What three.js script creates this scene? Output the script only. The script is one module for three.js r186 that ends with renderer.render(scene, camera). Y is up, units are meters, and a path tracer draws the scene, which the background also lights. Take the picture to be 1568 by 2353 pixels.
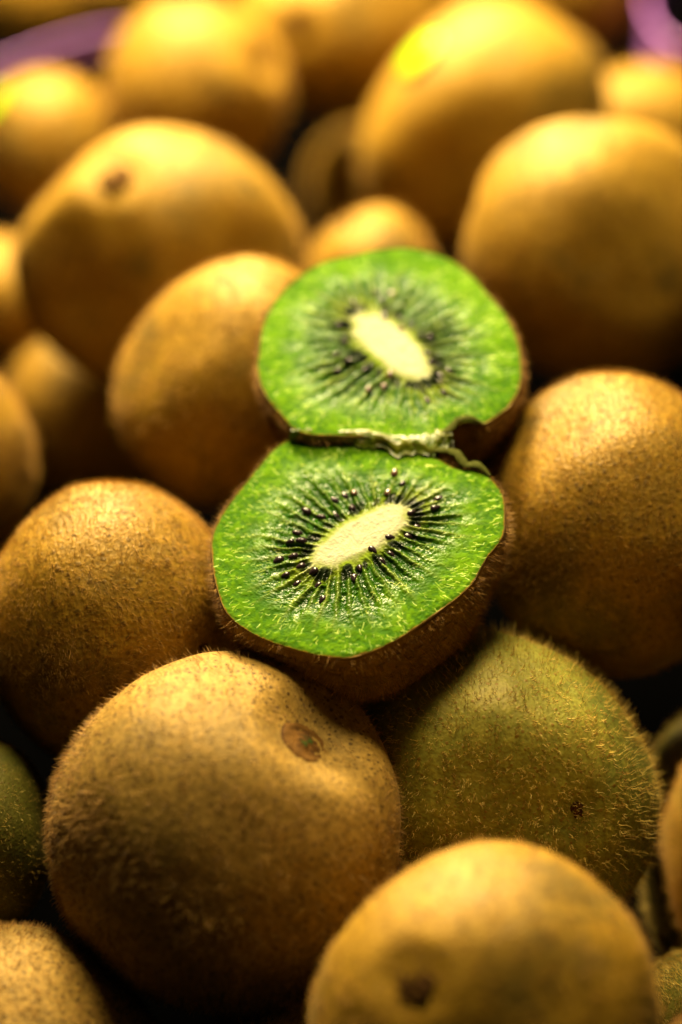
import * as THREE from 'three';
import { MeshSurfaceSampler } from 'three/addons/math/MeshSurfaceSampler.js';
import { RectAreaLightUniformsLib } from 'three/addons/lights/RectAreaLightUniformsLib.js';

// ---------------------------------------------------------------- camera, lamp, exposure
const W = 682, H = 1024;
const PITCH = THREE.MathUtils.degToRad(34), FOCUS = 0.494;
const scene = new THREE.Scene();
const FOV = 2 * THREE.MathUtils.radToDeg(Math.atan(0.085 / 0.5));
const camera = new THREE.PerspectiveCamera(FOV, W / H, 0.02, 20);
const RIGHT = new THREE.Vector3(1, 0, 0), UP = new THREE.Vector3(0, Math.cos(PITCH), -Math.sin(PITCH)), BACK = new THREE.Vector3(0, Math.sin(PITCH), Math.cos(PITCH));
camera.position.copy(BACK).multiplyScalar(0.5).add(new THREE.Vector3(0, 0.105, 0));
camera.rotation.set(-PITCH, 0, 0);
camera.focus = FOCUS; camera.userData.fStop = 5.2;
camera.updateMatrixWorld();

scene.background = new THREE.Color(0.009, 0.011, 0.010);       // the dim stall around
const renderer = new THREE.WebGLRenderer({ antialias: true });
renderer.setSize(W, H);
renderer.toneMapping = THREE.LinearToneMapping;
renderer.toneMappingExposure = 1;
renderer.shadowMap.enabled = true;

RectAreaLightUniformsLib.init();
const LAMPS = [                                                  // two square shop lamps hanging over the heap: over the middle, and lower over the back
  { at: [0.02, 0.96, -0.34], aim: [0, 0.09, 0.0], size: 0.27, color: [1.0, 0.78, 0.43], power: 80 },
  { at: [-0.08, 0.42, -0.40], aim: [0, 0.06, -0.28], size: 0.17, color: [1.0, 0.78, 0.42], power: 200 },
];
for (const l of LAMPS) {
  const light = new THREE.RectAreaLight(new THREE.Color(...l.color), l.power, l.size, l.size);
  light.position.set(...l.at); light.lookAt(...l.aim); scene.add(light); l.light = light;
}

// ---------------------------------------------------------------- small tools
function rng(seed) { let a = seed >>> 0; return () => { a = (a + 0x6D2B79F5) >>> 0; let t = Math.imul(a ^ (a >>> 15), 1 | a); t = (t + Math.imul(t ^ (t >>> 7), 61 | t)) ^ t; return ((t ^ (t >>> 14)) >>> 0) / 4294967296; }; }
function h3(x, y, z) { let h = Math.imul(x, 374761393) ^ Math.imul(y, 668265263) ^ Math.imul(z, 2147483647 - 1274126177); h = Math.imul(h ^ (h >>> 13), 1274126177); h ^= h >>> 16; return h >>> 0; }
const hf = (x, y, z) => h3(x, y, z) / 4294967296;
function vnoise(x, y, z) {                                        // value noise, -1..1
  const xi = Math.floor(x), yi = Math.floor(y), zi = Math.floor(z);
  let u = x - xi, v = y - yi, w = z - zi;
  u = u * u * (3 - 2 * u); v = v * v * (3 - 2 * v); w = w * w * (3 - 2 * w);
  const L = (a, b, t) => a + (b - a) * t;
  return 2 * L(L(L(hf(xi, yi, zi), hf(xi + 1, yi, zi), u), L(hf(xi, yi + 1, zi), hf(xi + 1, yi + 1, zi), u), v),
    L(L(hf(xi, yi, zi + 1), hf(xi + 1, yi, zi + 1), u), L(hf(xi, yi + 1, zi + 1), hf(xi + 1, yi + 1, zi + 1), u), v), w) - 1;
}
function fbm(x, y, z, n = 4) { let s = 0, a = 0.5; for (let i = 0; i < n; i++) { s += a * vnoise(x, y, z); x = x * 2.03 + 17.1; y = y * 2.03 + 5.7; z = z * 2.03 + 9.3; a *= 0.5; } return s; }
function cells(x, y, z) {                                         // [distance to the nearest speck, its random value]
  const xi = Math.floor(x - 0.5), yi = Math.floor(y - 0.5), zi = Math.floor(z - 0.5); let best = 9, id = 0;
  for (let i = 0; i < 2; i++) for (let j = 0; j < 2; j++) for (let k = 0; k < 2; k++) {
    const a = xi + i, b = yi + j, c = zi + k, h = h3(a, b, c);
    const dx = a + 0.5 + ((h & 255) / 255 - 0.5) * 0.8 - x, dy = b + 0.5 + (((h >>> 8) & 255) / 255 - 0.5) * 0.8 - y, dz = c + 0.5 + (((h >>> 16) & 255) / 255 - 0.5) * 0.8 - z;
    const d = dx * dx + dy * dy + dz * dz; if (d < best) { best = d; id = (h >>> 24) / 255; }
  }
  return [Math.sqrt(best), id];
}
const sm = (a, b, x) => { const t = Math.min(1, Math.max(0, (x - a) / (b - a))); return t * t * (3 - 2 * t); };
const mix3 = (a, b, t) => [a[0] + (b[0] - a[0]) * t, a[1] + (b[1] - a[1]) * t, a[2] + (b[2] - a[2]) * t];
const toS = (c) => 255 * (c <= 0.0031308 ? 12.92 * c : 1.055 * Math.pow(Math.max(c, 0), 1 / 2.4) - 0.055);
const V = (x, y, z) => new THREE.Vector3(x, y, z);
const K = 2 * 0.17 / 2353;                                        // photo pixels (2353 high) to metres per metre of distance
function at(px, py, d) { return camera.position.clone().addScaledVector(RIGHT, (px - 784) * K * d).addScaledVector(UP, (1176.5 - py) * K * d).addScaledVector(BACK, -d); }
const toWorld = (v) => V(0, 0, 0).addScaledVector(RIGHT, v.x).addScaledVector(UP, v.y).addScaledVector(BACK, v.z);
const used = new Map();
function numbered(name) { const n = used.get(name) ?? 0; used.set(name, n + 1); return n ? name + '_' + String(n).padStart(3, '0') : name; }
function thing(name, label, category, pos, group) { const o = new THREE.Group(); o.name = numbered(name); o.position.copy(pos); o.userData = { label, category }; if (group) o.userData.group = group; scene.add(o); return o; }
function part(name, geo, mat, parent, kind) { const m = new THREE.Mesh(geo, mat); m.name = name; m.castShadow = m.receiveShadow = true; if (kind) m.userData.kind = kind; parent.add(m); return m; }
function dataTex(w, h, fn, srgb) {
  const d = new Uint8Array(w * h * 4), c = [0, 0, 0];
  for (let y = 0; y < h; y++) for (let x = 0; x < w; x++) { fn(x, y, c); const o = (y * w + x) * 4; for (let k = 0; k < 3; k++) d[o + k] = Math.min(255, Math.max(0, srgb ? toS(c[k]) : c[k] * 255)); d[o + 3] = 255; }
  const t = new THREE.DataTexture(d, w, h); t.magFilter = THREE.LinearFilter; t.minFilter = THREE.LinearFilter; t.wrapS = t.wrapT = THREE.RepeatWrapping; if (srgb) t.colorSpace = THREE.SRGBColorSpace; t.needsUpdate = true; return t;
}

// ---------------------------------------------------------------- skin materials
function skinTextures(w, h, o) {
  const col = new Float32Array(w * h * 4);
  for (let y = 0; y < h; y++) {
    const th = Math.PI * (y + 0.5) / h, st = Math.sin(th), ct = -Math.cos(th);
    for (let x = 0; x < w; x++) {
      const ph = 2 * Math.PI * (x + 0.5) / w, X = st * Math.cos(ph), Y = ct, Z = st * Math.sin(ph), i = (y * w + x) * 4;
      const big = fbm(X * 2.3 + o.seed, Y * 2.3, Z * 2.3, 3), mid = fbm(X * 9 + o.seed, Y * 9, Z * 9, 3), fine = fbm(X * 46, Y * 46 + o.seed, Z * 46, 3);
      let c = mix3(o.base, o.patch, sm(-0.15, 0.45, big + 0.5 * mid));
      c = mix3(c, o.light, 0.55 * sm(0.0, 0.4, mid - big * 0.4));
      const f = 1 + 0.55 * fine; c = [c[0] * f, c[1] * f, c[2] * f];
      const wob = 0.25 * fine;
      const [d1, r1] = cells(X * o.freq + o.seed * 3 + wob, Y * o.freq + wob, Z * o.freq);
      const [d2, r2] = cells(X * o.freq * 1.9 + 31, Y * o.freq * 1.9, Z * o.freq * 1.9 + o.seed);
      const s1 = (r1 < o.density ? 1 : 0) * (1 - sm(0.12 + 0.16 * r1, 0.24 + 0.22 * r1, d1)), s2 = (r2 < o.density * 0.8 ? 1 : 0) * (1 - sm(0.12, 0.34, d2));
      const s = Math.max(s1, 0.7 * s2);
      c = mix3(c, o.speck, s * o.strength);
      col[i] = c[0]; col[i + 1] = c[1]; col[i + 2] = c[2]; col[i + 3] = 0.5 + 0.3 * fine + 0.12 * mid + 0.22 * s;
    }
  }
  const get = (k) => (x, y, c) => { const i = (y * w + x) * 4; if (k) c[0] = c[1] = c[2] = col[i + 3]; else { c[0] = col[i]; c[1] = col[i + 1]; c[2] = col[i + 2]; } };
  return { map: dataTex(w, h, get(0), true), bumpMap: dataTex(w, h, get(1), false) };
}
const SKINS = {
  tan: { ...skinTextures(2048, 1024, { seed: 3.1, base: [0.225, 0.136, 0.024], patch: [0.155, 0.098, 0.020], light: [0.30, 0.182, 0.036], speck: [0.035, 0.018, 0.005], freq: 27, density: 0.85, strength: 0.9 }) },
  green: { ...skinTextures(2048, 1024, { seed: 8.7, base: [0.125, 0.124, 0.0144], patch: [0.09, 0.103, 0.016], light: [0.18, 0.158, 0.0192], speck: [0.12, 0.0525, 0.0056], freq: 24, density: 0.5, strength: 0.7 }) },
  brown: { ...skinTextures(1024, 512, { seed: 5.4, base: [0.255, 0.142, 0.0075], patch: [0.115, 0.074, 0.008], light: [0.34, 0.195, 0.013], speck: [0.06, 0.030, 0.004], freq: 17, density: 0.7, strength: 0.7 }) },
};
const skinCache = new Map();
function skinMat(kind, tint = 1) {
  const key = kind + tint;
  if (!skinCache.has(key)) {
    const m = new THREE.MeshPhysicalMaterial({ map: SKINS[kind].map, bumpMap: SKINS[kind].bumpMap, bumpScale: kind === 'brown' ? 0.00030 : 0.00022, roughness: { brown: 0.6, tan: 0.66, green: 0.52 }[kind], specularIntensity: { brown: 0.85, tan: 0.5, green: 0.9 }[kind], ior: 1.55, specularColor: new THREE.Color(1, 0.74, 0.34), sheen: 0.15, sheenColor: new THREE.Color(1, 0.72, 0.25), sheenRoughness: 0.55 });
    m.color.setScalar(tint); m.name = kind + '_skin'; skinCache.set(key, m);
  }
  return skinCache.get(key);
}
const M = {
  hair: new THREE.MeshStandardMaterial({ color: 0xffffff, roughness: 0.85, name: 'hair' }),
  scar: new THREE.MeshPhysicalMaterial({ vertexColors: true, roughness: 0.95, specularIntensity: 0.15, name: 'scar' }),
  lime: new THREE.MeshPhysicalMaterial({ color: new THREE.Color(0.22, 0.40, 0.002), roughness: 0.28, specularIntensity: 0.6, name: 'lime_paper' }),
  white: new THREE.MeshPhysicalMaterial({ color: new THREE.Color(0.80, 0.80, 0.62), roughness: 0.6, specularIntensity: 0.3, name: 'white_print' }),
  seed: new THREE.MeshPhysicalMaterial({ color: new THREE.Color(0.018, 0.010, 0.012), roughness: 0.22, specularIntensity: 0.6, name: 'seed' }),
  seedBrown: new THREE.MeshPhysicalMaterial({ color: new THREE.Color(0.075, 0.030, 0.014), roughness: 0.3, clearcoat: 0.4, name: 'brown_seed' }),
  purple: new THREE.MeshPhysicalMaterial({ color: new THREE.Color(0.30, 0.11, 0.42), roughness: 0.4, name: 'purple_plastic' }),
  board: new THREE.MeshPhysicalMaterial({ color: new THREE.Color(0.0005, 0.0005, 0.0005), roughness: 1, specularIntensity: 0, name: 'dark_board' }),
  torn: new THREE.MeshPhysicalMaterial({ color: new THREE.Color(0.12, 0.17, 0.008), roughness: 0.5, name: 'torn_flesh' }),
  tornDark: new THREE.MeshPhysicalMaterial({ color: new THREE.Color(0.040, 0.046, 0.003), roughness: 0.85, specularIntensity: 0.15, name: 'torn_skin' }),
};

// ---------------------------------------------------------------- the setting
{
  const n = 40, g = new THREE.PlaneGeometry(1.2, 1.2, n, n); g.rotateX(-Math.PI / 2);
  const p = g.attributes.position; for (let i = 0; i < p.count; i++) p.setY(i, 0.0015 * fbm(p.getX(i) * 9, 0, p.getZ(i) * 9, 3));
  g.computeVertexNormals();
  const f = part('tray_floor', g, M.board, scene); f.position.set(0, -0.002, -0.15); f.userData.kind = 'structure';
}

LAMPS.forEach((l, i) => {                                        // their fittings: a dark housing with a glowing diffuser, the light just in front of it
  const t = thing('hanging_lamp', ['square shop lamp hanging above the middle of the heap', 'square shop lamp hanging lower above the back of the heap'][i], 'lamp', l.light.position);
  t.quaternion.copy(l.light.quaternion);
  const hg = new THREE.BoxGeometry(l.size + 0.03, l.size + 0.03, 0.05), h = part('housing', hg, M.board, t); h.position.z = 0.040;
  const d = part('diffuser', new THREE.BoxGeometry(l.size, l.size, 0.008), new THREE.MeshStandardMaterial({ color: 0xffffff, emissive: new THREE.Color(...l.color), emissiveIntensity: 2, name: 'lamp_diffuser' }), t); d.position.z = 0.009;
});

// ---------------------------------------------------------------- hair
function hairTuft(seed, curl) {
  const R = rng(seed), pos = [], idx = [];
  for (let k = 0; k < 2; k++) {
    const ox = (R() - 0.5) * 0.35, oz = (R() - 0.5) * 0.35, len = 0.6 + 0.5 * R(), bend = curl * (0.3 + R()), side = (R() - 0.5) * 0.8, lean = (R() - 0.5) * 0.5, rad = 0.035, base = pos.length / 3, S = 4;
    for (let s = 0; s <= S; s++) {
      const t = s / S, y = len * t * (1 - 0.25 * bend * t), z = oz + lean * t * len + bend * 0.6 * t * t * len, x = ox + side * t * t * len + 0.06 * Math.sin(t * 7 + k * 2), r = rad * (1 - 0.8 * t);
      for (let q = 0; q < 3; q++) { const a = q * 2.0944; pos.push(x + r * Math.cos(a), y, z + r * Math.sin(a)); }
    }
    for (let s = 0; s < S; s++) for (let q = 0; q < 3; q++) { const a = base + s * 3 + q, b = base + s * 3 + (q + 1) % 3; idx.push(a, a + 3, b, b, a + 3, b + 3); }
  }
  const g = new THREE.BufferGeometry(); g.setAttribute('position', new THREE.Float32BufferAttribute(pos, 3)); g.setIndex(idx); g.computeVertexNormals(); return g;
}
const TUFTS = [hairTuft(11, 0.9), hairTuft(12, 0.35), hairTuft(13, 1.3), hairTuft(14, 0.6)];
const HAIR = { tan: [[0.27, 0.138, 0.0192], [0.437, 0.248, 0.044], [0.104, 0.0506, 0.0096]], green: [[0.52, 0.35, 0.05], [0.32, 0.18, 0.02], [0.70, 0.52, 0.12]], brown: [[0.333, 0.166, 0.0096], [0.458, 0.239, 0.02], [0.166, 0.0828, 0.008]], half: [[0.25, 0.124, 0.0176], [0.437, 0.239, 0.04], [0.104, 0.0506, 0.0112]] };
function fuzz(parent, mesh, count, kind, seed, o = {}) {
  const R = rng(seed * 7919 + 5), sampler = new MeshSurfaceSampler(mesh).setRandomGenerator(R).build();
  const im = new THREE.InstancedMesh(TUFTS[seed % TUFTS.length], M.hair, count), p = V(), n = V(), q = new THREE.Quaternion(), m = new THREE.Matrix4(), t = V(), b = V(), up = V(), col = new THREE.Color();
  const [l0, l1] = o.length ?? [0.0007, 0.0019], flow = o.flow ?? V(0, -1, 0);
  for (let i = 0; i < count; i++) {
    do { sampler.sample(p, n); } while (o.skip && o.skip(p, R));
    const w = fbm(p.x * 160 + seed, p.y * 160, p.z * 160, 2) * 5;
    t.copy(flow).applyAxisAngle(n, w + (R() - 0.5) * 1.6); t.addScaledVector(n, -t.dot(n)); if (t.lengthSq() < 1e-6) t.set(1, 0, 0).addScaledVector(n, -n.x); t.normalize();
    const el = (o.rise ?? 0.25) + R() * R() * 0.9;
    up.copy(t).multiplyScalar(Math.cos(el)).addScaledVector(n, Math.sin(el));
    b.crossVectors(up, n).normalize(); const z = t.crossVectors(b, up);
    const L = l0 + (l1 - l0) * R() * (0.4 + 0.6 * R()), Wd = L * (0.75 + 0.3 * R());
    p.addScaledVector(n, -0.00006);
    m.makeBasis(b, up, z); m.scale(V(Wd, L, Wd)); m.setPosition(p); im.setMatrixAt(i, m);
    const c = HAIR[kind], r = R(), cc = r < 0.55 ? c[0] : r < 0.82 ? c[1] : c[2], f = 0.8 + 0.4 * R(); im.setColorAt(i, col.setRGB(cc[0] * f, cc[1] * f, cc[2] * f));
  }
  im.name = 'fuzz'; im.userData.kind = 'stuff'; im.castShadow = im.receiveShadow = true; parent.add(im); return im;
}

// ---------------------------------------------------------------- whole kiwis
// one fruit: outline half-axes rx, ry (m) turned by roll in the plane across the view, rz along it; stem = direction of its stem end (view axes)
function scarGeo(r, seed, green, dry) {
  const nr = 16, na = 40, pos = [], col = [], idx = [];
  for (let i = 0; i <= nr; i++) for (let j = 0; j < na; j++) {
    const t = i / nr, a = 2 * Math.PI * j / na, wob = 1 + 0.12 * fbm(Math.cos(a) * 1.5 + seed, Math.sin(a) * 1.5, seed, 3) * 2 * t;
    const x = r * t * wob * Math.cos(a), z = r * t * wob * Math.sin(a), nz = fbm(x * 1500 + seed, z * 1500, 3, 3);
    const wv = 0.06 * fbm(Math.cos(a) * 2 + seed, Math.sin(a) * 2, 7, 3), ring = Math.exp(-Math.pow((t - 0.70 + wv) / 0.12, 2)) * (0.5 + fbm(Math.cos(a) * 2.5, Math.sin(a) * 2.5, seed, 2)), groove = Math.exp(-Math.pow((t - 0.86 + wv) / 0.08, 2)) + 0.7 * Math.exp(-Math.pow((t - 0.46 + wv * 2) / 0.05, 2)) * sm(-0.2, 0.2, Math.cos(a * 1.0 + seed)), nub = Math.exp(-Math.pow(t / 0.25, 2)), moat = Math.exp(-Math.pow((t - 0.42) / 0.14, 2));
    pos.push(x, r * (0.085 + 0.03 * ring - 0.045 * groove + 0.03 * nub - 0.03 * moat - 0.11 * t * t - 0.16 * sm(0.92, 1, t) + (dry ? 0.35 : 0.05) * nz), z);
    let c = mix3([0.115, 0.070, 0.013], [0.05, 0.029, 0.007], sm(-0.1, 0.3, nz + 0.1)); c = mix3(c, [0.14, 0.090, 0.018], 0.6 * sm(0.25, 0.6, t) * (1 - sm(0.72, 0.82, t)));
    if (dry) c = [c[0] * 0.7, c[1] * 0.66, c[2] * 0.7];
    if (green) c = mix3(c, [0.03, 0.075, 0.010], sm(0.12, 0.3, nz + 0.12) * (1 - sm(0.18, 0.32, t)) * (Math.cos(a - 0.6) > -0.3 ? 1 : 0.2));
    c = mix3(c, [0.02, 0.012, 0.006], Math.min(1, groove) * 0.8); col.push(...c);
  }
  for (let i = 0; i < nr; i++) for (let j = 0; j < na; j++) { const a = i * na + j, b = i * na + (j + 1) % na; idx.push(a, b, a + na, b, b + na, a + na); }
  for (let i = 0; i < col.length; i++) col[i] *= [0.80, 0.60, 0.5][i % 3];
  const g = new THREE.BufferGeometry(); g.setAttribute('position', new THREE.Float32BufferAttribute(pos, 3)); g.setAttribute('color', new THREE.Float32BufferAttribute(col, 3)); g.setIndex(idx); g.computeVertexNormals(); return g;
}
function makeKiwi(s, seed) {
  const [px, py, d] = s.at, k = K * d, rx = s.r[0] * k, ry = s.r[1] * k, rz = s.rz, roll = THREE.MathUtils.degToRad(s.roll ?? 0), C = at(px, py, d);
  const stem = V(...s.stem).normalize();
  const qs = new THREE.Quaternion().setFromUnitVectors(V(0, 1, 0), stem);                                 // stem frame to view frame
  const view = new THREE.Quaternion().setFromRotationMatrix(new THREE.Matrix4().makeBasis(RIGHT, UP, BACK));
  const cr = Math.cos(roll), sr = Math.sin(roll), P = s.p ?? 2.15, lump = s.lump ?? 0.045, F = [...(s.facets ?? []), ...(s.plain ? [] : [0, 1, 2, 3]).map((i) => { const R = rng(seed * 131 + i); return [R() - 0.5, R() - 0.5, R() - 0.5, 0.90 + 0.08 * R()]; })].map(([x, y, z, f]) => { const n = V(x, y, z).normalize(); return { n, d: f * Math.hypot(rx * (n.x * Math.cos(roll) + n.y * Math.sin(roll)), ry * (-n.x * Math.sin(roll) + n.y * Math.cos(roll)), rz * n.z) }; }), dent = s.dent ?? 0.06, v = V();
  const rsA = (s.scar ?? 0.0042) / 0.026;
  const radius = (l) => {                                                                                // l: unit direction, stem frame
    v.copy(l).applyQuaternion(qs); const x = v.x * cr + v.y * sr, y = -v.x * sr + v.y * cr;
    let r = Math.pow(Math.pow(Math.abs(x / rx), P) + Math.pow(Math.abs(y / ry), P) + Math.pow(Math.abs(v.z / rz), P), -1 / P);
    for (const f of F) { const k = v.dot(f.n); if (k > 0.05) r = Math.pow(Math.pow(r, -14) + Math.pow(f.d / k, -14), -1 / 14); }
    r *= 1.012 + lump * fbm(l.x * 1.3 + seed * 3.7, l.y * 1.3, l.z * 1.3, 2) * 1.6 + 0.006 * fbm(l.x * 7 + seed, l.y * 7, l.z * 7, 2);
    const a = Math.acos(Math.min(1, Math.max(-1, l.y)));
    r *= 1 - dent * Math.exp(-Math.pow(a / (rsA * 1.5), 4)) - 0.5 * dent * Math.exp(-Math.pow((Math.PI - a) / 0.2, 2));
    if (s.extra) r *= s.extra(v, a);
    return r;
  };
  const seg = s.fine ? [160, 110] : [96, 64], g = new THREE.SphereGeometry(1, seg[0], seg[1]), p = g.attributes.position, uv = g.attributes.uv, l = V();
  for (let i = 0; i < p.count; i++) { l.fromBufferAttribute(p, i).normalize(); const r = radius(l); p.setXYZ(i, l.x * r, l.y * r, l.z * r); uv.setXY(i, (Math.atan2(l.z, l.x) / (2 * Math.PI) + 1) % 1, uv.getY(i)); }
  // keep the u of the seam running on
  for (let iy = 0; iy <= seg[1]; iy++) for (let ix = 0; ix <= seg[0]; ix++) uv.setX(iy * (seg[0] + 1) + ix, ix / seg[0]);
  g.computeVertexNormals();
  { const n = g.attributes.normal, w = seg[0] + 1; for (let iy = 0; iy <= seg[1]; iy++) { const a = iy * w, b = a + seg[0]; const nx = n.getX(a) + n.getX(b), ny = n.getY(a) + n.getY(b), nz = n.getZ(a) + n.getZ(b), L = Math.hypot(nx, ny, nz) || 1; n.setXYZ(a, nx / L, ny / L, nz / L); n.setXYZ(b, nx / L, ny / L, nz / L); } }
  const base = C.clone(); base.y -= Math.min(rx, ry, rz);
  const root = thing('kiwi', s.label, 'kiwi', base, 'whole kiwis heaped on the stall');
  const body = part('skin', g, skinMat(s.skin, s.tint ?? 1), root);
  body.position.y = C.y - base.y; body.quaternion.copy(view).multiply(qs);
  const rs = s.scar ?? 0.0042;
  if (s.ends !== false) {
    const rTop = radius(V(0, 1, 0)), rBot = radius(V(0, -1, 0));
    const sc = part('stem_scar', scarGeo(rs, seed, s.greenScar, s.dryScar), M.scar, root); sc.position.copy(body.position).add(V(0, rTop, 0).applyQuaternion(body.quaternion)); sc.quaternion.copy(body.quaternion);
    const be = part('blossom_end', scarGeo(Math.min(rs * 0.5, 0.0022), seed + 50, false, true), M.scar, root); be.position.copy(body.position).add(V(0, -rBot + rs * 0.06, 0).applyQuaternion(body.quaternion)); be.quaternion.copy(body.quaternion).multiply(new THREE.Quaternion().setFromAxisAngle(V(1, 0, 0), Math.PI));
  }
  const f = fuzz(root, body, s.hairs ?? (s.fine ? 9000 : 7500), s.skin, seed, { length: s.hairLength ?? (s.fine ? undefined : [0.0009, 0.0022]), rise: s.rise ?? (s.fine ? undefined : 0.35), skip: s.bald ? (p, R) => R() < s.bald * sm(-0.004, 0.008, p.y) : null });
  f.position.copy(body.position); f.quaternion.copy(body.quaternion);
  if (s.sticker) {
    const inv = qs.clone().invert(), c = V(...s.sticker.dir).normalize(), e1 = V(0, 1, 0).addScaledVector(c, -c.y).normalize(), e2 = V().crossVectors(e1, c);
    const make = (name, ra, rb, ox, oy, lift, mat, parent) => {
      const nr = 6, na = 32, pos = [], idx = [], a0 = s.sticker.turn ?? 0;
      const put = (t, a, h) => { const x = ra * t * Math.cos(a), y = rb * t * Math.sin(a), X = ox + x * Math.cos(a0) - y * Math.sin(a0), Y = oy + x * Math.sin(a0) + y * Math.cos(a0); const q = c.clone().addScaledVector(e2, X / 0.027).addScaledVector(e1, Y / 0.027).normalize().applyQuaternion(inv); q.multiplyScalar(radius(q) + h); pos.push(q.x, q.y, q.z); };
      for (let i = 0; i <= nr; i++) for (let j = 0; j < na; j++) put(i / nr, 2 * Math.PI * j / na, lift);
      for (let j = 0; j < na; j++) put(1, 2 * Math.PI * j / na, lift - 0.0003);
      for (let i = 0; i <= nr; i++) for (let j = 0; j < na; j++) { const a = i * na + j, b = i * na + (j + 1) % na; idx.push(a, a + na, b, b, a + na, b + na); }
      const g2 = new THREE.BufferGeometry(); g2.setAttribute('position', new THREE.Float32BufferAttribute(pos, 3)); g2.setIndex(idx); g2.computeVertexNormals();
      return part(name, g2, mat, parent);
    };
    const st = make('sticker', s.sticker.size[0], s.sticker.size[1], 0, 0, 0.0012, M.lime, root); st.position.copy(body.position); st.quaternion.copy(body.quaternion);
    if (s.sticker.print) make('sticker_print', s.sticker.size[0] * 0.44, s.sticker.size[1] * 0.42, s.sticker.off[0], s.sticker.off[1], 0.0016, M.white, st);
  }
  return root;
}
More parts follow.
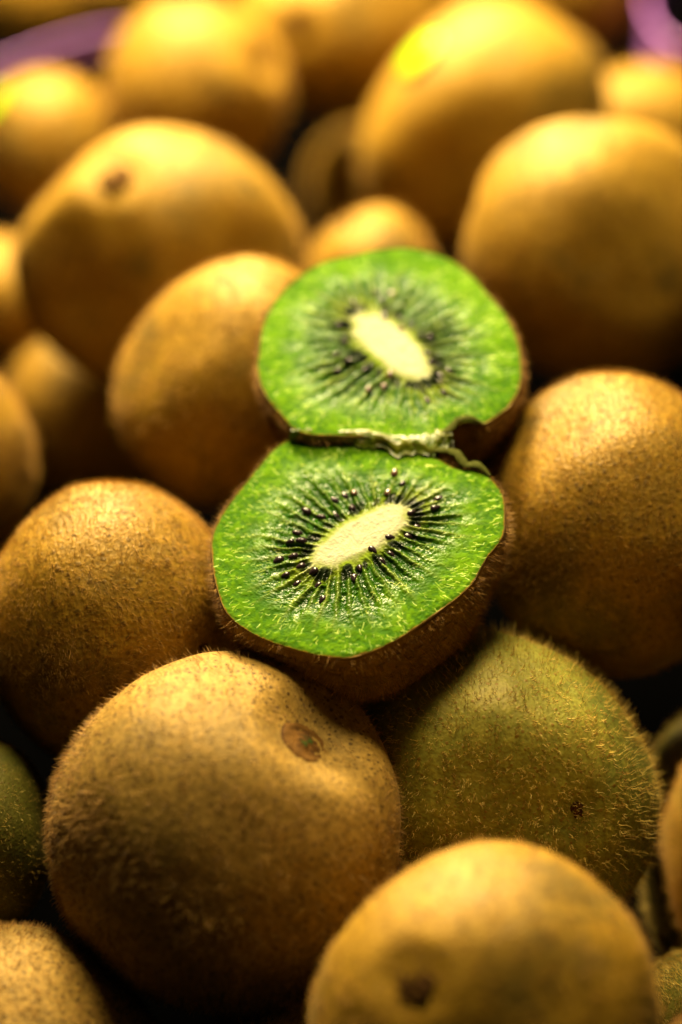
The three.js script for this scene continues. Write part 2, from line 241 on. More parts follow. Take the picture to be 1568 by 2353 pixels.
const KIWIS = [
  { at: [522, 1907, 0.492], r: [398, 403], rz: 0.0270, stem: [0.575, 0.665, 0.475], skin: 'tan', fine: true, dent: 0.12, scar: 0.0058, greenScar: true, hairs: 20000, bald: 0.8, hairLength: [0.0008, 0.0023], rise: 0.34, facets: [[0.575, 0.665, 0.475, 0.91], [0.1, -0.1, 0.99, 0.95]], label: 'tan speckled kiwi directly below the cut halves showing its stem scar' },
  { at: [1140, 1800, 0.512], r: [384, 322], rz: 0.0250, roll: -34, stem: [-0.55, 0.10, -0.83], skin: 'green', fine: true, tint: 1.25, plain: true, p: 2.0, facets: [[0.0, -0.12, 0.99, 0.88]], hairs: 10000, hairLength: [0.0011, 0.0027], label: 'olive green kiwi with sparse golden hairs right under the lower cut half' },
  { at: [1110, 2375, 0.455], r: [392, 430], rz: 0.0250, stem: [-0.42, 0.42, 0.80], skin: 'brown', scar: 0.0034, dryScar: true, dent: 0.045, facets: [[0.1, -0.05, 0.99, 0.90]], label: 'large blurred golden kiwi closest to the front at the bottom edge' },
  { at: [0, 2510, 0.490], r: [400, 375], rz: 0.0260, stem: [-0.8, -0.5, 0.2], skin: 'tan', fine: true, hairs: 22000, label: 'hairy speckled kiwi cut off by the bottom left corner' },
  { at: [262, 1442, 0.522], r: [284, 326], rz: 0.0250, stem: [-0.7, 0.1, -0.7], skin: 'brown', fine: true, tint: 0.9, hairs: 42000, hairLength: [0.0006, 0.0016], label: 'fuzzy brown kiwi left of the lower cut half, above the tan speckled one' },
  { at: [1395, 1205, 0.530], r: [298, 345], rz: 0.0245, stem: [0.8, -0.1, -0.6], skin: 'brown', fine: true, tint: 0.9, hairs: 42000, hairLength: [0.0006, 0.0016], label: 'fuzzy brown kiwi right of both cut halves, golden on top and dark below' },
  { at: [1858, 1915, 0.455], r: [330, 400], rz: 0.022, stem: [0.9, 0.3, 0.1], skin: 'brown', label: 'blurred orange kiwi poking in from the right edge near the front' },
  { at: [556, 874, 0.568], r: [306, 258], roll: 45, rz: 0.0235, stem: [0.7, 0.7, -0.2], skin: 'brown', hairs: 7000, label: 'brown kiwi tucked behind and left of the upper cut half' },
  { at: [372, 608, 0.625], r: [332, 298], roll: -18, rz: 0.026, stem: [-0.30, 0.58, 0.72], skin: 'brown', dent: 0.05, facets: [[-0.42, -0.25, 0.87, 0.84], [0.5, -0.1, 0.86, 0.92]], label: 'large blurred kiwi with a pale lit top at upper left' },
  { at: [1378, 572, 0.607], r: [302, 300], rz: 0.025, stem: [0.9, -0.3, 0.15], skin: 'brown', facets: [[0.25, -0.12, 0.96, 0.88]], label: 'large pale topped kiwi at the right edge above the cut halves' },
  { at: [1112, 300, 0.69], r: [312, 252], roll: 60, rz: 0.024, stem: [-0.6, -0.75, -0.2], skin: 'brown', facets: [[-0.1, -0.35, 0.93, 0.88]], sticker: { dir: [-0.56, 0.56, 0.60], size: [0.0040, 0.0058], turn: -0.55, off: [0.0013, 0.0012] }, label: 'tall blurred kiwi at the top with a lime sticker on its upper left' },
  { at: [452, 225, 0.70], r: [205, 222], rz: 0.021, stem: [0.75, 0.35, 0.5], skin: 'brown', dent: 0.10, label: 'bright yellow blurred kiwi with a dark scar, at the top left of centre' },
  { at: [800, 45, 0.735], r: [262, 215], roll: 12, rz: 0.024, stem: [-0.5, -0.2, 0.8], skin: 'brown', label: 'brown blurred kiwi at the top edge, left of the stickered tall one' },
  { at: [112, 335, 0.70], r: [150, 165], rz: 0.018, stem: [0.6, -0.4, -0.5], skin: 'brown', sticker: { dir: [-0.60, 0.45, 0.64], size: [0.0050, 0.0066], turn: -0.3, off: [-0.0012, 0.0004] }, label: 'small blurred kiwi with a lime sticker at the left edge near the top' },
  { at: [-20, 690, 0.675], r: [175, 148], rz: 0.018, stem: [-0.8, 0, 0.5], skin: 'brown', label: 'bright yellow kiwi at the left edge, beside the large pale topped one' },
  { at: [190, 960, 0.660], r: [185, 195], rz: 0.0185, stem: [-0.4, -0.7, 0.2], skin: 'brown', label: 'small kiwi lit on its left, below the large blurred one at upper left' },
  { at: [-90, 1050, 0.585], r: [168, 215], rz: 0.018, stem: [-0.8, 0.3, -0.5], skin: 'brown', label: 'brown blurred kiwi at the left edge, above the fuzzy one beside the lower cut half' },
  { at: [55, -40, 0.84], r: [170, 175], rz: 0.021, stem: [-0.5, 0.6, -0.5], skin: 'brown', label: 'yellow blurred kiwi in the top left corner behind the purple rim' },
  { at: [275, -45, 0.89], r: [130, 120], rz: 0.018, stem: [0.3, 0.8, -0.5], skin: 'brown', label: 'dull brown kiwi at the top edge behind the purple rim' },
  { at: [1285, -45, 0.78], r: [205, 178], rz: 0.022, stem: [0.5, 0.7, -0.5], skin: 'brown', label: 'orange brown kiwi at the top edge behind the stickered tall one' },
  { at: [1480, 305, 0.725], r: [170, 148], rz: 0.019, stem: [0.8, 0.1, -0.5], skin: 'brown', label: 'orange kiwi at the right edge under the purple plastic' },
  { at: [850, 668, 0.640], r: [150, 200], rz: 0.0185, stem: [0.2, -0.7, -0.6], skin: 'brown', label: 'small orange kiwi peeking up just behind the upper cut half' },
  { at: [832, 436, 0.772], r: [128, 145], rz: 0.018, stem: [0.2, -0.7, -0.5], skin: 'brown', label: 'dark shaded kiwi deep in the gap left of the tall stickered one' },
  { at: [-150, 1500, 0.515], r: [165, 200], rz: 0.019, stem: [-0.8, -0.5, 0.2], skin: 'green', label: 'green sliver of a kiwi at the left edge beside the fuzzy brown one' },
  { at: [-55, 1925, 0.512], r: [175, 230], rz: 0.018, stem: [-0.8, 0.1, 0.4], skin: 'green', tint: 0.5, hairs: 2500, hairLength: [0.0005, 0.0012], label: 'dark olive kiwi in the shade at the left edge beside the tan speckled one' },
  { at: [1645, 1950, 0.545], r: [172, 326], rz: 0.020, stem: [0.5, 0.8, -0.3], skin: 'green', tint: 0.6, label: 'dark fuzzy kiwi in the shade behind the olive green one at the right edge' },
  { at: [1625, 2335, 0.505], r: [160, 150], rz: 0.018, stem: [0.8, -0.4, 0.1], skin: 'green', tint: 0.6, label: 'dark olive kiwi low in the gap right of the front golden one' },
  { at: [640, 2500, 0.500], r: [200, 192], rz: 0.018, stem: [0.1, -0.9, 0.2], skin: 'tan', label: 'dark kiwi peeping out at the bottom edge under the tan speckled one' },
  { at: [1662, 2455, 0.470], r: [148, 150], rz: 0.017, stem: [0.7, -0.5, 0.1], skin: 'tan', hairs: 5000, label: 'hairy sliver of a kiwi in the bottom right corner' },
];
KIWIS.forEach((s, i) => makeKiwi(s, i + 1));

// ---------------------------------------------------------------- the two cut halves
function planeFrame(cpx, cpy, d, nView) {                       // a frame on the cut: e1 right, e2 away, n out of the flesh
  const n = toWorld(V(...nView).normalize()), c = at(cpx, cpy, d), e1 = RIGHT.clone().addScaledVector(n, -RIGHT.dot(n)).normalize(), e2 = V().crossVectors(n, e1);
  const hit = (px, py) => { const dir = at(px, py, 1).sub(camera.position), t = c.clone().sub(camera.position).dot(n) / dir.dot(n), p = camera.position.clone().addScaledVector(dir, t).sub(c); return [p.dot(e1), p.dot(e2)]; };
  return { c, n, e1, e2, hit, q: new THREE.Quaternion().setFromRotationMatrix(new THREE.Matrix4().makeBasis(e1, n, e2.clone().negate())) };
}
function makeHalf(o) {
  const F = planeFrame(...o.centre, o.normal), seed = o.seed;
  const pts = o.outline.map(([x, y]) => F.hit(...o.px(x, y))).map(([x, y]) => [Math.atan2(y, x), Math.hypot(x, y)]).sort((a, b) => a[0] - b[0]);
  const R0 = (th) => {                                            // the outline: radius by angle, Catmull-Rom between the measured points
    const n = pts.length; let i = 0; while (i < n && pts[i][0] <= th) i++;
    const g = (k) => { const w = Math.floor(k / n); return [pts[k - w * n][0] + w * 2 * Math.PI, pts[k - w * n][1]]; };
    const [a, b, c, d] = [g(i - 2), g(i - 1), g(i), g(i + 1)], t = (th - b[0]) / (c[0] - b[0]);
    const m1 = (c[1] - a[1]) / (c[0] - a[0]) * (c[0] - b[0]), m2 = (d[1] - b[1]) / (d[0] - b[0]) * (c[0] - b[0]), t2 = t * t, t3 = t2 * t;
    return (2 * t3 - 3 * t2 + 1) * b[1] + (t3 - 2 * t2 + t) * m1 + (-2 * t3 + 3 * t2) * c[1] + (t3 - t2) * m2;
  };
  const NT = 1440, table = new Float32Array(NT); for (let i = 0; i < NT; i++) { const th = -Math.PI + 2 * Math.PI * i / NT; table[i] = R0(th) * (1 + 0.006 * fbm(Math.cos(th) * 6 + seed, Math.sin(th) * 6, 1, 3)); }
  const Rf = (th) => { let x = ((th + Math.PI) / (2 * Math.PI) * NT % NT + NT) % NT; const i = Math.floor(x), f = x - i; return table[i % NT] * (1 - f) + table[(i + 1) % NT] * f; };
  // core ellipse
  const [c0, c1] = [F.hit(...o.px(...o.core[0])), F.hit(...o.px(...o.core[1]))], CX = (c0[0] + c1[0]) / 2, CY = (c0[1] + c1[1]) / 2, A = Math.hypot(c1[0] - c0[0], c1[1] - c0[1]) / 2, B = A * o.coreRatio, ang = Math.atan2(c1[1] - c0[1], c1[0] - c0[0]), ca = Math.cos(ang), sa = Math.sin(ang), ec = Math.sqrt(A * A - B * B);
  const NR = o.rays;
  function flesh(x, y, out) {                                     // colour and height of the cut at a point of its plane (metres)
    const r = Math.hypot(x, y), th = Math.atan2(y, x), rho = r / Rf(th), dx = x - CX, dy = y - CY, u = dx * ca + dy * sa, v = -dx * sa + dy * ca;
    const P = Math.sqrt((u + ec) ** 2 + v * v), Q = Math.sqrt((u - ec) ** 2 + v * v), mu = Math.acosh(Math.max(1, (P + Q) / (2 * ec))), cosn = Math.max(-1, Math.min(1, (P - Q) / (2 * ec)));
    let nu = Math.acos(cosn); if (v < 0) nu = -nu;
    const mu0 = Math.atanh(B / A), n1 = fbm(x * 500 + seed, y * 500, 0, 3), n2 = fbm(x * 1700, y * 1700 + seed, 2, 3), n3 = fbm(x * 4200 + 3, y * 4200, seed, 2);
    const e = Math.sqrt((u / A) ** 2 + (v / B) ** 2), ce = e + 0.22 * n1 + 0.08 * n2;
    const rc = r > 1e-6 ? Math.min(0.6, rho / Math.max(e, 0.3)) : 0.1, dist = (mu - mu0) * (A + B) * 0.5;   // metres out from the core, roughly
    const s = Math.max(0, Math.min(1, (rho - rc) / (1 - rc)));
    const ph = nu / (2 * Math.PI) * NR + 0.35 * fbm(nu * 3 + seed, s * 3, 4, 2) + 0.25 * n1, k = Math.floor(ph), f = Math.abs(ph - k - 0.5) * 2;   // f 0 mid-locule, 1 on a wall
    const hk = hf(k + 400, seed | 0, 7), reach = 0.42 + 0.20 * hk;
    const wall = sm(0.35, 0.85, f), loc = sm(0.03, 0.13, s) * (1 - sm(reach - 0.2, reach + 0.1, s)) * (1 - wall) * (0.25 + 0.75 * hf(k + 90, seed | 0, 3)) * sm(-0.45, 0.1, n1 + 0.5 * n2 + 0.25);
    const streak = (0.25 + 0.75 * hf(k + (ph - k > 0.5 ? 1 : 0) + 200, seed | 0, 5)) * (0.55 * sm(0.3, 0.9, f) + 0.45 * sm(0.8, 0.97, f)) * (1 - sm(0.35, 0.95, s + 0.15 * n2)) * sm(0.0, 0.05, s);
    const outer = sm(0.55, 0.95, s);
    let c = mix3([0.034, 0.110, 0.0010], [0.072, 0.178, 0.0016], sm(-0.35, 0.4, n1 + 0.4 * n2 + 1.1 * fbm(x * 120 + seed * 7, y * 120, 8, 2))); c = mix3(c, [0.026, 0.095, 0.001], 0.5 * sm(0.0, 0.3, -n2));
    c = mix3(c, [0.088, 0.20, 0.003], 0.5 * outer * sm(-0.2, 0.3, n2));
    c = mix3(c, [0.015, 0.068, 0.0010], 0.88 * sm(0.0, 0.10, s) * (1 - sm(0.36, 0.76, s + 0.25 * n1)));
    c = mix3(c, [0.008, 0.036, 0.0012], loc * 0.85);
    c = mix3(c, [0.165, 0.225, 0.032], streak * (0.5 + 0.45 * (1 - s)));
    c = mix3(c, [0.17, 0.23, 0.010], (1 - sm(1.0, 1.9, ce)) * 0.8);
    c = mix3(c, [0.34, 0.36, 0.21], 1 - sm(0.76, 1.30, ce - 0.22 * streak));
    if (ce < 1) c = mix3(c, [0.39, 0.41, 0.29], 0.5 * sm(-0.1, 0.3, n3 + n2));
    const edge = sm(0.955, 0.985, rho + 0.012 * n2); c = mix3(c, [0.05, 0.12, 0.004], edge * 0.8); c = mix3(c, [0.20, 0.10, 0.010], sm(0.983, 0.996, rho + 0.008 * n2));
    out.c = c;
    out.h = 0.00016 * n1 + 0.00005 * n2 + (0.00002 + 0.00012 * sm(0.02, 0.1, s) * (1 - sm(0.45, 0.75, s))) * n3 - 0.00055 * loc + 0.00018 * streak + 0.00025 * (1 - sm(0.8, 1.3, ce)) + 0.0003 * (1 - rho * rho) * (o.dome ?? 1) - 0.00012 * sm(0.96, 1, rho) + (o.relief ? o.relief(x, y, rho, th) : 0);
    out.sp = 0.04 + (o.wet ?? 0.22) * sm(0.02, 0.10, s) * (1 - sm(reach - 0.05, reach + 0.25, s)) * sm(-0.2, 0.25, n2 + 0.3 * n1); out.f = 0.5 + 0.5 * n2 + 0.45 * n3; out.r = 0.72 - 0.52 * sm(0.02, 0.1, s) * (1 - sm(reach, reach + 0.35, s)) + 0.2 * n2; return out;
  }
  const S = 1024, span = 2 * Math.max(...table) * 1.02, cv = document.createElement('canvas'); cv.width = cv.height = S; const ctx = cv.getContext('2d'), im = ctx.createImageData(S, S), t = {};
  const bump = new Uint8Array(S * S * 4);
  for (let j = 0; j < S; j++) for (let i = 0; i < S; i++) {
    flesh(((i + 0.5) / S - 0.5) * span, (0.5 - (j + 0.5) / S) * span, t); const k = (j * S + i) * 4, b = ((S - 1 - j) * S + i) * 4;
    for (let q = 0; q < 3; q++) im.data[k + q] = toS(t.c[q]); im.data[k + 3] = 255; bump[b] = bump[b + 2] = Math.max(0, Math.min(255, 255 * t.f)); bump[b + 1] = Math.max(30, Math.min(255, 255 * t.r)); bump[b + 3] = Math.max(0, Math.min(255, 255 * t.sp));
  }
  ctx.putImageData(im, 0, 0);
  const R = rng(seed * 31 + 3);
  for (let i = 0; i < 1500; i++) {                                // the pale flecks in the outer flesh
    const th = (R() * 2 - 1) * Math.PI, rho = Math.sqrt(0.16 + 0.80 * R()), r = rho * Rf(th), x = r * Math.cos(th), y = r * Math.sin(th), dens = fbm(x * 300 + 5, y * 300, seed, 2);
    if (R() > 0.55 + 0.9 * dens + 0.35 * (rho - 0.6)) continue;
    const L = (0.00022 + 0.00075 * R() * R()) / span * S, dir = (R() < 0.6 ? -th : 0) + (R() - 0.5) * 0.9, X = (x / span + 0.5) * S, Y = (0.5 - y / span) * S, w = (0.00008 + 0.00010 * R()) / span * S;
    ctx.strokeStyle = `rgba(${205 + 25 * R() | 0},${222 + 15 * R() | 0},${120 + 50 * R() | 0},${0.20 + 0.42 * R()})`; ctx.lineWidth = w; ctx.lineCap = 'round'; ctx.beginPath();
    const cx = Math.cos(dir) * L, cy = Math.sin(dir) * L; ctx.moveTo(X - cx, Y - cy); ctx.quadraticCurveTo(X + cy * (R() - 0.5), Y - cx * (R() - 0.5), X + cx, Y + cy); if (R() < 0.3) ctx.lineTo(X + cx * 1.2 + cy * 0.6, Y + cy * 1.2 - cx * 0.6); ctx.stroke();
  }
  for (let i = 0; i < 46; i++) {                                  // seeds buried a little way down, seen through the flesh
    const nu = 2 * Math.PI * (i + R()) / 46, m = 1 + 0.55 * R() * R(), a = (A + 0.0017 * m) , b = (B + 0.0022 * m), u = a * Math.cos(nu), v = b * Math.sin(nu), x = CX + u * ca - v * sa, y = CY + u * sa + v * ca, X = (x / span + 0.5) * S, Y = (0.5 - y / span) * S, q = (0.0006 + 0.0005 * R()) / span * S;
    if (R() < 0.2) continue; ctx.save(); ctx.translate(X, Y); ctx.rotate(-Math.atan2(y - CY, x - CX)); ctx.fillStyle = `rgba(16,26,9,${0.25 + 0.4 * R()})`; for (const k of [1.25, 0.95, 0.65]) { ctx.beginPath(); ctx.ellipse(0, 0, q * 1.25 * k, q * 0.6 * k, 0, 0, 7); ctx.fill(); } ctx.restore();
  }
  const map = new THREE.CanvasTexture(cv); map.colorSpace = THREE.SRGBColorSpace; map.magFilter = THREE.LinearFilter;
  const bt = new THREE.DataTexture(bump, S, S); bt.magFilter = THREE.LinearFilter; bt.needsUpdate = true;
  const fm = new THREE.MeshPhysicalMaterial({ map, color: new THREE.Color(0.88, 0.84, 0.88), bumpMap: bt, bumpScale: 0.00008, roughness: 1, roughnessMap: bt, specularIntensity: 0.8, specularIntensityMap: bt, name: 'kiwi_flesh' });
  const root = thing('kiwi_half', o.label, 'kiwi half', F.c.clone().addScaledVector(F.n, -o.depth));
  const pose = (m) => { m.position.copy(F.n).multiplyScalar(o.depth); m.quaternion.copy(F.q); return m; };
  // flesh: a fine disc; local x = e1, y = n, z = -e2
  const nr = 150, na = 540, pos = [], uv = [], idx = [];
  for (let i = 0; i <= nr; i++) for (let j = 0; j <= na; j++) { const th = -Math.PI + 2 * Math.PI * j / na, rr = Math.pow(i / nr, 0.8) * 0.992 * Rf(th), x = rr * Math.cos(th), y = rr * Math.sin(th); flesh(x, y, t); pos.push(x, t.h, -y); uv.push(x / span + 0.5, y / span + 0.5); }
  for (let i = 0; i < nr; i++) for (let j = 0; j < na; j++) { const a = i * (na + 1) + j, b = a + 1, c = a + na + 1; idx.push(a, c, b, b, c, c + 1); }
  const fg = new THREE.BufferGeometry(); fg.setAttribute('position', new THREE.Float32BufferAttribute(pos, 3)); fg.setAttribute('uv', new THREE.Float32BufferAttribute(uv, 2)); fg.setIndex(idx); fg.computeVertexNormals();
  const fl = pose(part('flesh', fg, fm, root));
  // skin: from a thin lip round the cut down to the pole
  const ns = 70, ms = 240, sp = [], su = [], si = [];
  for (let i = 0; i <= ns; i++) for (let j = 0; j <= ms; j++) {
    const th = -Math.PI + 2 * Math.PI * j / ms; let rr, y;
    if (i < 2) { rr = [0.984, 0.997][i] * Rf(th); y = [-0.0007, 0.00005][i] + 0.00012 * fbm(Math.cos(th) * 14, Math.sin(th) * 14, seed, 2) + (o.relief ? o.relief(rr * Math.cos(th), rr * Math.sin(th), 1, th) : 0); }
    else { const a = (i - 2) / (ns - 2) * Math.PI / 2, lim = Rf(th) * (1 - sm(0, 1.2, a)) + o.round * sm(0, 1.2, a); rr = lim * Math.pow(Math.cos(a), 0.85) * (1 + 0.035 * Math.sin(2 * a)) * (1 + 0.012 * fbm(Math.cos(th) * 3 + seed, Math.sin(th) * 3, a * 3, 3)); y = -o.depth * Math.sin(a) - 0.00012 + (o.relief ? o.relief(rr * Math.cos(th), rr * Math.sin(th), 1, th) * (1 - sm(0, 0.5, a)) : 0); }
    sp.push(rr * Math.cos(th), y, -rr * Math.sin(th)); su.push(j / ms, 0.5 * i / ns);
  }
  for (let i = 0; i < ns; i++) for (let j = 0; j < ms; j++) { const a = i * (ms + 1) + j, b = a + 1, c = a + ms + 1; si.push(a, c, b, b, c, c + 1); }
  const sg = new THREE.BufferGeometry(); sg.setAttribute('position', new THREE.Float32BufferAttribute(sp, 3)); sg.setAttribute('uv', new THREE.Float32BufferAttribute(su, 2)); sg.setIndex(si); sg.computeVertexNormals();
  const sk = pose(part('skin', sg, skinMat('tan', 0.62), root));
  pose(fuzz(root, sk, 15000, 'half', seed + 60, { length: [0.0008, 0.0022], rise: 0.35, skip: (p) => p.y > -0.0003 || p.y < -0.017 }));
  // seeds, half sunk in the flesh, points towards the core
  const seedGeo = [0, 1, 2].map((k) => { const g = new THREE.SphereGeometry(1, 12, 8), p = g.attributes.position; for (let i = 0; i < p.count; i++) { const z = p.getZ(i), w = (1 - 0.32 * z) * (1 + 0.08 * fbm(p.getX(i) * 3 + k * 9, p.getY(i) * 3, z * 3, 2)); p.setXYZ(i, p.getX(i) * 0.62 * w, p.getY(i) * 0.5 * w, z); } g.computeVertexNormals(); return g; });
  o.seeds.forEach(([x, y, brown], i) => {
    const [X, Y] = F.hit(...o.px(x, y)); flesh(X, Y, t); const m = part('seed', seedGeo[i % 3], brown ? M.seedBrown : M.seed, fl), s = 0.00078 + 0.00028 * R();
    m.position.set(X, t.h + s * (-0.12 + 0.22 * R()), -Y); m.rotation.set((R() - 0.5) * 0.5, Math.atan2(X - CX, -(Y - CY)) + (R() - 0.5) * 0.5, (R() - 0.5) * 0.6, 'YXZ'); m.scale.setScalar(s);
  });
  // torn ribbons of skin and flesh along the hinge
  for (const rb of o.torn ?? []) {
    const path = rb.path.map(([x, y, h]) => { const [X, Y] = F.hit(...o.px(x, y)); return V(X, h ?? 0, -Y); }), curve = new THREE.CatmullRomCurve3(path), N = 60, q = 10, pp = [], ii = [];
    for (let i = 0; i <= N; i++) {
      const f = i / N, c = curve.getPoint(f), tg = curve.getTangent(f), side = V().crossVectors(tg, V(0, 1, 0)).normalize(), taper = Math.pow(Math.sin(Math.PI * (0.06 + 0.88 * f)), 0.5);
      for (let k = 0; k < q; k++) { const a = 2 * Math.PI * k / q, nn = 1 + 0.8 * fbm(f * 14 + k * 0.5, Math.cos(a) * 2, rb.seed, 3); const w = rb.size[0] * taper * nn, h = rb.size[1] * taper * nn; const p = c.clone().addScaledVector(side, w * Math.cos(a)); p.y += h * Math.sin(a); pp.push(p.x, p.y, p.z); }
    }
    for (let i = 0; i < N; i++) for (let k = 0; k < q; k++) { const a = i * q + k, b = i * q + (k + 1) % q; ii.push(a, b, a + q, b, b + q, a + q); }
    const g = new THREE.BufferGeometry(); g.setAttribute('position', new THREE.Float32BufferAttribute(pp, 3)); g.setIndex(ii); g.computeVertexNormals();
    pose(part(rb.name, g, rb.mat, root));
  }
  return { root, F };
}
const pxLow = (x, y) => [(800 + x / 1.206) * 0.57436, (1700 + y / 1.206) * 0.57436], pxUp = (x, y) => [(1000 + x / 1.3635) * 0.57436, (950 + y / 1.3635) * 0.57436];
const frontHalf = makeHalf({
  seed: 2, centre: [822, 1258, 0.499], normal: [-0.085, 0.665, 0.742], px: pxLow, depth: 0.0245, round: 0.0235, rays: 42, coreRatio: 0.375,
  label: 'front half of the cut kiwi, green flesh face up with a slanting pale core',
  outline: [[1475, 420], [1462, 540], [1385, 640], [1310, 770], [1150, 900], [1030, 985], [900, 1060], [800, 1100], [700, 1125], [560, 1110], [430, 1075], [280, 1020], [130, 910], [85, 800], [58, 660], [55, 555], [95, 445], [160, 350], [240, 250], [300, 175], [360, 110], [450, 60], [600, 62], [760, 80], [880, 105], [1020, 130], [1150, 160], [1240, 205], [1370, 228], [1420, 265], [1465, 335]],
  core: [[565, 672], [990, 412]], dome: 1,
  seeds: [[585, 447], [515, 420], [655, 435], [745, 330, 1], [698, 340], [908, 328, 1], [940, 235, 1], [735, 400], [1022, 432], [1137, 405], [1150, 357], [1010, 535], [470, 525], [490, 565], [437, 570], [452, 637], [380, 655], [487, 685], [412, 727], [550, 715], [468, 760], [570, 775], [592, 845], [745, 740], [772, 692], [880, 660], [835, 610], [922, 620], [918, 548], [980, 285], [1050, 490], [650, 365]],
  torn: [{ name: 'torn_skin', mat: M.tornDark, seed: 3, size: [0.0007, 0.00025], path: [[1090, 140, 0.0003], [1170, 135, 0.0008], [1240, 155, 0.0008], [1285, 200, 0.0004], [1345, 208, 0.0007], [1400, 246, 0.0001]] }],
});
const rearHalf = makeHalf({
  seed: 5, centre: [897, 800, 0.5284], normal: [-0.03, 0.69, 0.72], px: pxUp, depth: 0.0240, round: 0.0220, rays: 42, coreRatio: 0.375,
  label: 'rear half of the cut kiwi, leaning behind with bright green flesh and a pale core',
  outline: [[880, 55], [1060, 100], [1190, 180], [1290, 290], [1400, 420], [1465, 560], [1485, 700], [1440, 890], [1340, 980], [1270, 1015], [1180, 1005], [1100, 1050], [1020, 1110], [900, 1130], [780, 1115], [640, 1085], [480, 1080], [330, 1075], [240, 1045], [160, 960], [90, 870], [42, 740], [48, 600], [80, 440], [160, 310], [280, 200], [400, 130], [560, 90], [700, 60]],
  core: [[600, 430], [945, 765]], dome: 1, wet: 0.10,
  seeds: [[685, 305], [725, 350], [775, 310, 1], [590, 400], [565, 355], [480, 485], [512, 575], [470, 640], [535, 688], [475, 730], [625, 725], [645, 838, 1], [730, 820, 1], [735, 440], [800, 430], [825, 505, 1], [990, 550], [975, 640], [995, 690], [1090, 728], [1040, 750], [1045, 790], [970, 890], [1060, 845], [765, 755, 1]],
  torn: [{ name: 'torn_skin', mat: M.tornDark, seed: 9, size: [0.0007, 0.0003], path: [[1020, 1105, 0], [1080, 1060, 0.0003], [1130, 1015, 0.0006], [1190, 995, 0.0006], [1270, 1012, 0.0001]] }],
});

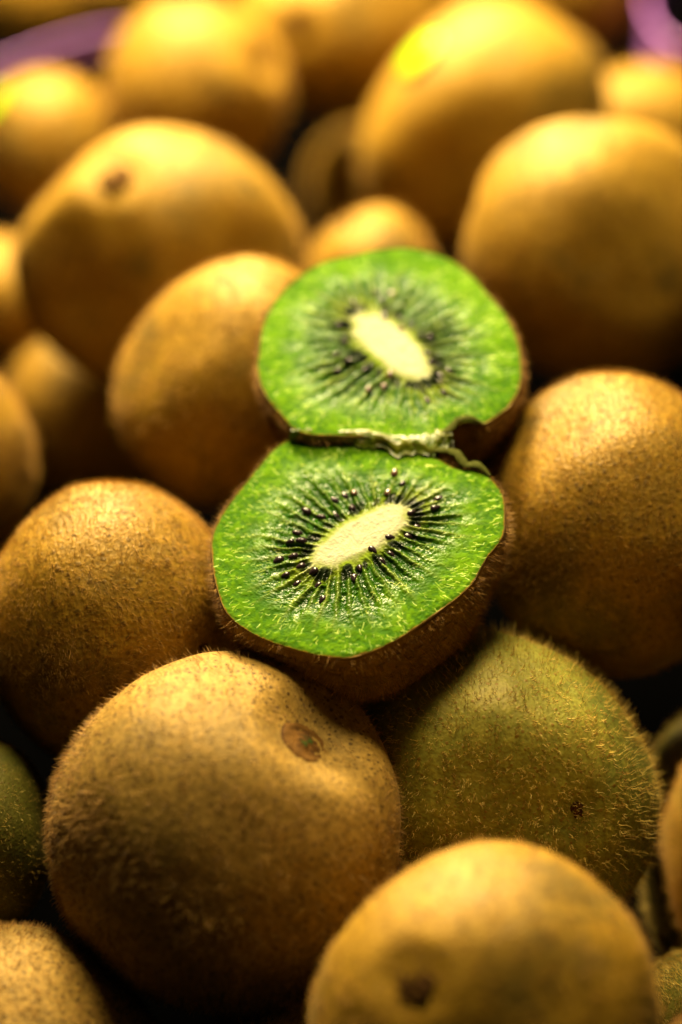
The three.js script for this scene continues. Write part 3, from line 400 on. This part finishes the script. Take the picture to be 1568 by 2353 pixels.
{ // the torn web of flesh that still joins the two halves: from the rear half's front edge down onto the front half
  const up = [[672, 982], [730, 980], [800, 978], [860, 982], [920, 988], [970, 986], [1005, 982], [1035, 978]], dn = [[664, 1014], [730, 1018], [800, 1026], [860, 1038], [925, 1052], [985, 1052], [1020, 1040], [1042, 1016]];
  const w3 = (F, [x, y], h) => { const [a, b] = F.hit(x, y); return F.c.clone().addScaledVector(F.e1, a).addScaledVector(F.e2, b).addScaledVector(F.n, h); };
  const cu = new THREE.CatmullRomCurve3(up.map((p) => w3(rearHalf.F, p, -0.0003))), cd = new THREE.CatmullRomCurve3(dn.map((p) => w3(frontHalf.F, p, 0.0004))), pos = [], idx = [], col = [], nu = 200, nv = 22;
  for (let side = 0; side < 2; side++) for (let i = 0; i <= nu; i++) for (let j = 0; j <= nv; j++) {
    const f = i / nu, g = j / nv, p = cu.getPoint(f).lerp(cd.getPoint(f), g * (1 + 0.35 * fbm(f * 22, 3, 1, 3))), nz = fbm(f * 20, g * 5, 2, 5);
    p.addScaledVector(rearHalf.F.n, 0.0004 * nz + 0.0004 * sm(0, 0.3, g) * (1 - g) - 0.0011 * side).addScaledVector(BACK, 0.0007 * Math.sin(Math.PI * Math.min(1, g * 1.15))).sub(rearHalf.root.position); pos.push(p.x, p.y, p.z);
    const c = mix3(mix3([0.055, 0.10, 0.002], [0.12, 0.135, 0.005], sm(-0.3, 0.3, nz + 0.4 * fbm(f * 9, g * 2, 6, 2))), [0.05, 0.045, 0.008], 0.7 * sm(0.1, 0.4, -nz)); col.push(...c);
  }
  const n1 = (nu + 1) * (nv + 1); for (let side = 0; side < 2; side++) for (let i = 0; i < nu; i++) for (let j = 0; j < nv; j++) { const a = side * n1 + i * (nv + 1) + j, b = a + nv + 1; side ? idx.push(a, b, a + 1, b, b + 1, a + 1) : idx.push(a, a + 1, b, b, a + 1, b + 1); }
  const g = new THREE.BufferGeometry(); g.setAttribute('position', new THREE.Float32BufferAttribute(pos, 3)); g.setAttribute('color', new THREE.Float32BufferAttribute(col, 3)); g.setIndex(idx); g.computeVertexNormals();
  part('torn_flesh', g, new THREE.MeshPhysicalMaterial({ vertexColors: true, roughness: 0.35, specularIntensity: 0.6, name: 'torn_web' }), rearHalf.root);
}

// ---------------------------------------------------------------- purple plastic behind the fruit
function ribbon(name, label, pts, height, thick, lean) {
  const curve = new THREE.CatmullRomCurve3(pts), N = 40, prof = [[0, 0], [-thick, height * 0.94], [-thick * 2.2, height], [-thick * 2.6, height * 0.96], [-thick * 2.0, height * 0.88], [thick, 0]], pos = [], idx = [], q = prof.length, o = pts[0];
  for (let i = 0; i <= N; i++) { const c = curve.getPoint(i / N), tg = curve.getTangent(i / N), out = V(tg.z, 0, -tg.x).normalize(); for (const [a, b] of prof) { const p = c.clone().addScaledVector(out, a + lean * b).sub(o); p.y += b; pos.push(p.x, p.y, p.z); } }
  for (let i = 0; i < N; i++) for (let k = 0; k < q; k++) { const a = i * q + k, b = i * q + (k + 1) % q; idx.push(a, a + q, b, b, a + q, b + q); }
  const g = new THREE.BufferGeometry(); g.setAttribute('position', new THREE.Float32BufferAttribute(pos, 3)); g.setIndex(idx); g.computeVertexNormals();
  const t = thing(name, label, 'tray', o); part('rim', g, M.purple, t); return t;
}
const low = (px, py, d, h) => { const p = at(px, py, d); p.y -= h; return p; };
ribbon('plastic_tray', 'purple plastic tray rim curving between the kiwis at top left', [low(-80, 200, 0.752, 0.004), low(40, 150, 0.758, 0.004), low(160, 108, 0.765, 0.004), low(270, 84, 0.77, 0.004), low(360, 84, 0.775, 0.004)], 0.006, 0.0010, 0.6);
ribbon('plastic_tray', 'purple plastic tray with a dark inside at the top right corner', [low(1545, -110, 0.80, 0.012), low(1490, -10, 0.775, 0.012), low(1500, 80, 0.752, 0.012), low(1560, 130, 0.744, 0.012), low(1680, 140, 0.742, 0.012)], 0.016, 0.0012, 0.15);

renderer.render(scene, camera);
